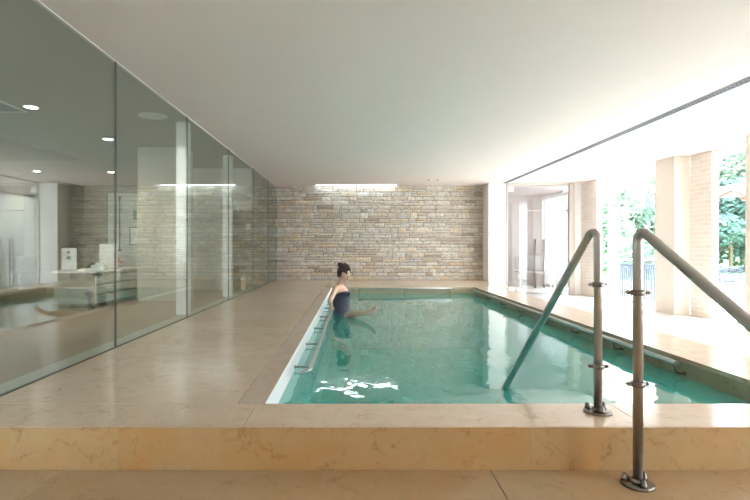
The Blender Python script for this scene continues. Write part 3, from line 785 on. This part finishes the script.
# inner rail: post on the deck, slopes down into the water
Y1 = 500/206.25
top1 = 0.934
handrail(1.178, Y1, 0.0, [(0, 0, top1), (-0.178, 3.33-Y1, -0.135), (-0.19, 3.39-Y1, -0.205), (-0.19, 3.39-Y1, -0.30), (-0.19, 3.39-Y1, PB)][:3]+[(-0.2075, 3.48-Y1, -0.313)], [(0.618, 0.1), (0.222, -0.1)],
         'brushed steel handrail standing on the pool deck, sloping down into the water')
Y2 = 500/240.0
h2 = 0.191
top2 = 0.883
dy = 500/335.0-Y2; dz = 0.572-top2
k2 = 1.9
handrail(1.179, Y2, -h2, [(0, 0, top2+h2), (0, dy*k2, top2+h2+dz*k2), (0, dy*k2-0.02, 0.0-0.191)], [(0.61+h2, -0.15), (0.229+h2, 0.1)],
         'brushed steel handrail standing on the lower step in front, sloping toward the camera')

# ------------------------------------------------------------------ pool grab rails
def grab(a, b, wall, label, ends, nbr, r=0.016, drop=0.07):
    """a,b ends; wall = vector from rail to wall surface"""
    a, b, w_ = Vector(a), Vector(b), Vector(wall)
    t = empty('pool_grab_rail', a, label, 'rail', 'grab rails around the pool')
    d_ = (b-a)
    pts = [Vector((0, 0, 0)), d_]
    if ends: pts = [w_*0.45+Vector((0, 0, -0.02))]+pts
    MB().tube(fillet(pts, 0.07, 8), r, 16).build('rail_tube', M_rail, t)
    for k in range(nbr):
        p = d_*((k+0.0)/(nbr-1)) if not ends else d_*((k+0.35)/(nbr-0.5))
        p = p+d_.normalized()*(0.02 if k == 0 else (-0.02 if k == nbr-1 else 0))
        c_ = MB().tube(fillet([p+Vector((0, 0, -r*0.5)), p+Vector((0, 0, -drop)), p+w_*0.98+Vector((0, 0, -drop))], 0.03, 6), 0.007, 8)
        q = p+w_*0.98+Vector((0, 0, -drop))
        nrm = w_.normalized()
        c_.tube([q-nrm*0.006, q+nrm*0.002], 0.014, 12)
        c_.build('bracket', M_steeld, t)
    return t
grab((-0.31, 3.45, -0.05), (-0.31, 9.4, -0.05), (-0.149, 0, 0), 'steel grab rail on the left pool wall, held by the swimmer', True, 7, 0.0145, 0.06)
grab((2.295, 3.57, -0.03), (2.295, 9.6, -0.03), (0.075, 0, 0), 'steel grab rail along the right pool wall under the windows', False, 8, 0.018, 0.075)
grab((0.06, 9.93, -0.02), (1.92, 9.93, -0.02), (0, 0.07, 0), 'short steel grab rail on the far pool wall below the stones', False, 3, 0.014, 0.09)

# ------------------------------------------------------------------ person
def skin_obj(verts, edges, rads, root, sub=2):
    me = bpy.data.meshes.new('sk'); me.from_pydata([tuple(v) for v in verts], edges, [])
    o = bpy.data.objects.new('sk', me); link(o)
    m1 = o.modifiers.new('s', 'SKIN'); m1.use_smooth_shade = True
    m2 = o.modifiers.new('u', 'SUBSURF'); m2.levels = sub; m2.render_levels = sub
    for i, r in enumerate(rads):
        sv = me.skin_vertices[0].data[i]
        sv.radius = r if isinstance(r, tuple) else (r, r)
        sv.use_root = (i == root)
    return o

def eval_bm(o):
    dg = bpy.context.evaluated_depsgraph_get(); dg.update()
    e = o.evaluated_get(dg); me = e.to_mesh(); b = bmesh.new(); b.from_mesh(me); e.to_mesh_clear()
    return b

V = Vector
fwd = V((0.93, -0.36, 0)).normalized(); rt = V((-0.36, -0.93, 0)).normalized()
PO = V((-0.20, 7.0, -0.40))
def person():
    # joints ---------------------------------------------------------------
    J = {}; verts = []; rads = []; edges = []
    def j(n_, p, r, par=None):
        J[n_] = len(verts); verts.append(V(p)); rads.append(r)
        if par: edges.append((J[par], J[n_]))
    c = V((-0.205, 7.0, 0))
    j('pelvis', c+V((0.01, 0, -0.38)), (0.125, 0.15))
    j('belly', c+V((0.015, 0, -0.24)), (0.105, 0.13), 'pelvis')
    j('waist', c+V((0.01, 0, -0.12)), (0.088, 0.112), 'belly')
    j('ribs', c+V((0.012, 0, 0.03)), (0.100, 0.125), 'waist')
    j('chest', c+V((0.012, 0, 0.14)), (0.100, 0.132), 'ribs')
    j('upper', c+V((-0.002, 0, 0.205)), (0.075, 0.105), 'chest')
    j('neckb', c+V((0.0, 0, 0.262)), 0.046, 'upper')
    j('neckt', c+V((0.025, -0.01, 0.335)), 0.043, 'neckb')
    j('headc', c+V((0.040, -0.02, 0.40)), 0.06, 'neckt')
    for s_, nm in ((1, 'r'), (-1, 'l')):
        sh = c+rt*(0.150*s_)+V((-0.012, 0, 0.222))
        j('sh'+nm, sh, 0.044, 'upper')
        if s_ > 0: el = V((-0.335, 6.64, 0.075)); wr = V((-0.318, 6.775, -0.012))
        else: el = V((-0.315, 7.34, 0.08)); wr = V((-0.315, 7.235, -0.008))
        j('up'+nm, sh.lerp(el, 0.45), 0.040, 'sh'+nm)
        j('el'+nm, el, 0.033, 'up'+nm)
        j('fo'+nm, el.lerp(wr, 0.35), 0.034, 'el'+nm)
        j('wr'+nm, wr, 0.024, 'fo'+nm)
        hp = c+rt*(0.085*s_)+V((0.01, 0, -0.42))
        j('hp'+nm, hp, 0.088, 'pelvis')
        if s_ > 0: kn = V((-0.075, 6.70, -0.098)); an = V((0.165, 6.42, -0.050)); bl = V((0.235, 6.40, -0.015)); to = V((0.262, 6.385, 0.025))
        else: kn = V((-0.05, 7.06, -0.80)); an = V((-0.14, 7.10, PB+0.08)); bl = V((-0.05, 7.07, PB+0.03)); to = V((0.02, 7.05, PB+0.022))
        j('th'+nm, hp.lerp(kn, 0.45), 0.076, 'hp'+nm)
        j('kn'+nm, kn, 0.052, 'th'+nm)
        j('ca'+nm, kn.lerp(an, 0.3), 0.050, 'kn'+nm)
        j('an'+nm, an, 0.032, 'ca'+nm)
        j('bl'+nm, bl, (0.024, 0.036), 'an'+nm)
        j('to'+nm, to, (0.014, 0.032), 'bl'+nm)
    o = skin_obj(verts, edges, rads, 0)
    allb = MB(); allb.merge(eval_bm(o)); bpy.data.objects.remove(o)
    # heels
    # hands: palm + four fingers curled round the rail + thumb
    for s_, wr in ((1, V((-0.318, 6.775, -0.012))), (-1, V((-0.315, 7.235, -0.008)))):
        # the rail runs along Y at X=-0.31, Z=-0.05, r=.016; palm lies on its top, knuckles toward +X
        pv = [wr, V((-0.322, wr.y+0.022*s_, -0.016)), V((-0.300, wr.y+0.040*s_, -0.018))]
        o = skin_obj([wr, V((-0.322, wr.y+0.024*s_, -0.018)), V((-0.305, wr.y+0.044*s_, -0.020))], [(0, 1), (1, 2)], [0.022, (0.017, 0.034), (0.014, 0.036)], 0)
        allb.merge(eval_bm(o)); bpy.data.objects.remove(o)
        for k in range(4):
            ln = (0.92, 1.05, 1.0, 0.8)[k]; yk = wr.y+s_*(0.012+0.0205*k)
            pts_ = []
            for q in range(5):
                a_ = PI*0.62-q*0.62*ln
                pts_.append(V((-0.31+0.027*math.cos(a_), yk+0.001*q*s_, -0.05+0.027*math.sin(a_))))
            o = skin_obj(pts_, [(i, i+1) for i in range(4)], [0.0100, 0.0092, 0.0088, 0.0082, 0.0070], 0, 1)
            allb.merge(eval_bm(o)); bpy.data.objects.remove(o)
        th_ = [wr+V((0, 0, -0.005)), V((-0.338, wr.y+0.004*s_, -0.035)), V((-0.338, wr.y+0.018*s_, -0.060)), V((-0.322, wr.y+0.030*s_, -0.076))]
        o = skin_obj(th_, [(0, 1), (1, 2), (2, 3)], [0.014, 0.0115, 0.010, 0.008], 0, 1)
        allb.merge(eval_bm(o)); bpy.data.objects.remove(o)
    # toes on the raised foot
    for s_, base, dr_ in ((1, V((0.235, 6.40, -0.015)), V((0.030, -0.012, 0.050))), (-1, V((0.0, 7.055, PB+0.022)), V((0.055, -0.015, -0.004)))):
        side = dr_.cross(V((0, 0, 1)) if s_ < 0 else V((1, 0.2, 0))).normalized()
        for k in range(5):
            b0 = base+dr_*0.45+side*(-0.026+0.013*k); tip = b0+dr_*(0.85-0.09*k)
            o = skin_obj([b0, b0.lerp(tip, 0.55), tip], [(0, 1), (1, 2)], [0.010, 0.0085, 0.007] if k else [0.012, 0.011, 0.010], 0, 1)
            allb.merge(eval_bm(o)); bpy.data.objects.remove(o)
    # head --------------------------------------------------------------
    hc = V((-0.150, 6.975, 0.430))
    hf = V((0.74, -0.67, -0.20)).normalized()      # looks down and toward the right
    hr = hf.cross(V((0, 0, 1))).normalized(); hu = hr.cross(hf).normalized()
    HM = Matrix((( hr.x, hf.x, hu.x, hc.x), (hr.y, hf.y, hu.y, hc.y), (hr.z, hf.z, hu.z, hc.z), (0, 0, 0, 1)))
    t = bmesh.new(); bmesh.ops.create_uvsphere(t, u_segments=48, v_segments=36, radius=1)
    def g3(p, c_, s_): return math.exp(-sum(((p[i]-c_[i])/s_[i])**2 for i in range(3)))
    for v in t.verts:
        x, y, z_ = v.co
        X = x*0.074; Yy = y*(0.090 if y > 0 else 0.098); Z = z_*0.108
        if z_ < 0:   # jaw taper
            k = min(1, -z_); X *= 1-0.38*k**1.5; Yy = Yy*(1-0.12*k) + (0.018*k if y > 0 else 0.040*k)
        if y > 0.3: Yy -= 0.010*max(0, (abs(x)-0.3))
        p = (X, Yy, Z)
        Yy += 0.020*g3(p, (0, 0.09, -0.022), (0.012, 0.05, 0.018)) + 0.008*g3(p, (0, 0.09, 0.002), (0.009, 0.05, 0.025))
        Yy -= 0.009*(g3(p, (0.031, 0.08, 0.012), (0.016, 0.05, 0.012))+g3(p, (-0.031, 0.08, 0.012), (0.016, 0.05, 0.012)))
        Yy += 0.005*(g3(p, (0.028, 0.08, 0.030), (0.02, 0.05, 0.008))+g3(p, (-0.028, 0.08, 0.030), (0.02, 0.05, 0.008)))
        Yy += 0.006*g3(p, (0, 0.09, -0.058), (0.02, 0.05, 0.010)) + 0.007*g3(p, (0, 0.09, -0.094), (0.02, 0.05, 0.014))
        v.co = HM @ V((X, Yy, Z))
    allb.merge(t)
    for sx in (-1, 1):   # ears
        t = bmesh.new(); bmesh.ops.create_uvsphere(t, u_segments=16, v_segments=12, radius=1)
        for v in t.verts: v.co = HM @ V((sx*0.074+v.co.x*0.009, -0.006+v.co.y*0.017+sx*0, -0.004+v.co.z*0.030))
        allb.merge(t)
    tmp = allb.build('tmp_body', M_skin)
    rm = tmp.modifiers.new('r', 'REMESH'); rm.mode = 'VOXEL'; rm.voxel_size = 0.0048; rm.use_smooth_shade = True
    sm = tmp.modifiers.new('m', 'SMOOTH'); sm.factor = 0.4; sm.iterations = 2
    b = eval_bm(tmp); bpy.data.objects.remove(tmp)
    root = empty('person', PO, 'person with pinned-up dark hair in navy dotted swimsuit, in the pool at the left rail', 'person')
    HI = HM.inverted()
    for f in b.faces:
        f.smooth = True
        q = HI @ f.calc_center_median()
        f.material_index = 0
        if q.y > 0.05:
            if abs(q.x) < 0.021 and abs(q.z+0.058) < 0.0075: f.material_index = 1
            for sx in (-1, 1):
                if abs(q.x-sx*0.031) < 0.018 and abs(q.z-0.031-0.003*math.cos((q.x-sx*0.031)*80)) < 0.0038: f.material_index = 2
                e = ((q.x-sx*0.031)/0.015)**2+((q.z-0.010)/0.0055)**2
                if e < 1: f.material_index = 3
                if ((q.x-sx*0.031)/0.006)**2+((q.z-0.010)/0.0062)**2 < 1: f.material_index = 2
                if abs(q.x-sx*0.031) < 0.017 and abs(q.z-0.0165) < 0.0022: f.material_index = 2
    # swimsuit = offset shell over the torso faces
    sb = b.copy()
    sb.normal_update()
    def inside(p):
        q = p-V((-0.205, 7.0, 0)); f_ = q.dot(fwd); r_ = q.dot(rt)
        topz = 0.150+0.035*max(0, min(1, (f_+0.02)/0.09)) - 0.03*max(0, -f_/0.09)
        if p.z > topz: return False
        if abs(r_) > 0.185 or abs(f_) > 0.165: return False
        if p.z > -0.02 and abs(r_) > 0.150: return False
        # leg openings
        if p.z < -0.34:
            return p.z > -0.34-0.13*(1-min(1, abs(r_)/0.12))
        return True
    dele = [f for f in sb.faces if not inside(f.calc_center_median())]
    bmesh.ops.delete(sb, geom=dele, context='FACES')
    # drop stray arm islands: keep the largest
    seen = set(); best = []
    sb.verts.ensure_lookup_table()
    for v in sb.verts:
        if v in seen: continue
        st = [v]; comp = []; seen.add(v)
        while st:
            a_ = st.pop(); comp.append(a_)
            for e in a_.link_edges:
                o2 = e.other_vert(a_)
                if o2 not in seen: seen.add(o2); st.append(o2)
        if len(comp) > len(best): best = comp
    keep = set(best)
    bmesh.ops.delete(sb, geom=[v for v in sb.verts if v not in keep], context='VERTS')
    sb.normal_update()
    for v in sb.verts: v.co += v.normal*0.006
    for f in sb.faces: f.material_index = 0; f.smooth = True
    for v in b.verts: v.co -= PO
    for v in sb.verts: v.co -= V((-0.205, 7.0, 0.0))
    me = bpy.data.meshes.new('body'); b.to_mesh(me); b.free()
    for m in (M_skin, M_lip, M_brow, M_eyew): me.materials.append(m)
    bo = bpy.data.objects.new('body', me); link(bo); bo.parent = root
    me = bpy.data.meshes.new('swimsuit'); sb.to_mesh(me); sb.free(); me.materials.append(M_swim)
    so = bpy.data.objects.new('swimsuit', me); link(so); so.parent = root; so.location = V((-0.205, 7.0, 0))-PO
    sm = so.modifiers.new('s', 'SOLIDIFY'); sm.thickness = 0.003
    so['label'] = 'strapless navy swimsuit with white dots'
    # hair: cap following the skull + loose strands + bun
    hb = MB(); t = bmesh.new(); bmesh.ops.create_uvsphere(t, u_segments=64, v_segments=40, radius=1)
    for v in t.verts:
        x, y, z_ = v.co
        X = x*0.086; Yy = y*(0.098 if y > 0 else 0.112); Z = z_*0.120
        rip = 0.0025*math.sin(22*math.atan2(x, z_+0.6))
        v.co = V((X*(1+rip*8), Yy-0.006, Z+0.008+rip))
    dl = [f for f in t.faces if (lambda c_: c_.y > 0.020+max(0, 0.045*(c_.z/0.12)) and c_.z < 0.074 or c_.z < -0.035-0.04*(c_.y < -0.04) )(f.calc_center_median())]
    bmesh.ops.delete(t, geom=dl, context='FACES')
    geom = bmesh.ops.extrude_face_region(t, geom=t.faces[:])
    for v in [g_ for g_ in geom['geom'] if isinstance(g_, bmesh.types.BMVert)]: v.co *= 0.94
    for f in t.faces: f.smooth = True
    hb.merge(t, M=HM)
    for k in range(26):   # swept strands
        a_ = -1.25+2.5*k/25
        P_ = []
        for q in range(9):
            u = q/8
            yy = 0.082-u*0.175; rr = 0.092*math.sin(0.35+u*2.3)+0.012
            P_.append(HM @ V((math.sin(a_)*rr*0.90, yy, 0.012+math.cos(a_)*rr*1.22+0.004*math.sin(k*1.7))))
        hb.tube(P_, [0.004]+[0.0075]*7+[0.005], 6)
    hair = hb.build('hair', M_hair, root); hair.location = -PO
    bb = MB(); t = bmesh.new(); bmesh.ops.create_uvsphere(t, u_segments=32, v_segments=20, radius=1)
    bc = V((0.0, -0.085, 0.098))
    for v in t.verts:
        r_ = 1+0.09*math.sin(6*math.atan2(v.co.y, v.co.x)+5*v.co.z)
        v.co = HM @ (bc+V((v.co.x*0.042*r_, v.co.y*0.040*r_, v.co.z*0.036*r_)))
    for f in t.faces: f.smooth = True
    bb.merge(t)
    for k in range(7):
        a0 = k*0.9
        bb.tube([HM @ (bc+V((0.042*math.cos(a0+u*0.5), 0.042*math.sin(a0+u*0.5), -0.02+0.05*u/4))) for u in range(5)], 0.007, 6)
    bun = bb.build('hair_bun', M_hair, root); bun.location = -PO
    return root
person()

# ------------------------------------------------------------------ camera
cam = bpy.data.cameras.new('camera'); cam.lens = 24.0; cam.sensor_width = 36.0
cam.shift_x = (375-355)/750.0; cam.shift_y = -(250-247)/750.0
cam.clip_start = 0.02; cam.clip_end = 500
co = bpy.data.objects.new('camera', cam); link(co); co.location = (0, 0, 0.80); co.rotation_euler = (PI/2, 0, 0)
S.camera = co

# ------------------------------------------------------------------ light
W = bpy.data.worlds.new('sky'); S.world = W; W.use_nodes = True
nt = W.node_tree; bg = nt.nodes['Background']
tc = nt.nodes.new('ShaderNodeTexCoord'); sp = nt.nodes.new('ShaderNodeSeparateXYZ'); nt.links.new(tc.outputs['Generated'], sp.inputs[0])
rp = nt.nodes.new('ShaderNodeValToRGB'); nt.links.new(sp.outputs[2], rp.inputs[0])
rp.color_ramp.elements[0].position = 0.0; rp.color_ramp.elements[0].color = (0.93, 0.965, 1.0, 1)
rp.color_ramp.elements[1].position = 0.6; rp.color_ramp.elements[1].color = (0.70, 0.84, 1.0, 1)
nt.links.new(rp.outputs[0], bg.inputs[0]); bg.inputs[1].default_value = 3.3
sd = bpy.data.lights.new('sun', 'SUN'); sd.energy = 3.6; sd.angle = 0.03; sd.color = (1, 0.985, 0.96)
so = bpy.data.objects.new('sun', sd); link(so); so.rotation_euler = Vector((-0.55, 0.22, -0.82)).to_track_quat('-Z', 'Y').to_euler()

vs = S.view_settings; vs.view_transform = 'Standard'; vs.look = 'None'; vs.gamma = 1.0; vs.exposure = 2.12
try: vs.use_curve_mapping = False
except Exception: pass
cy = S.cycles
cy.max_bounces = 10; cy.diffuse_bounces = 6; cy.glossy_bounces = 5; cy.transmission_bounces = 6; cy.transparent_max_bounces = 24
cy.sample_clamp_indirect = 8.0; cy.caustics_reflective = False; cy.caustics_refractive = False
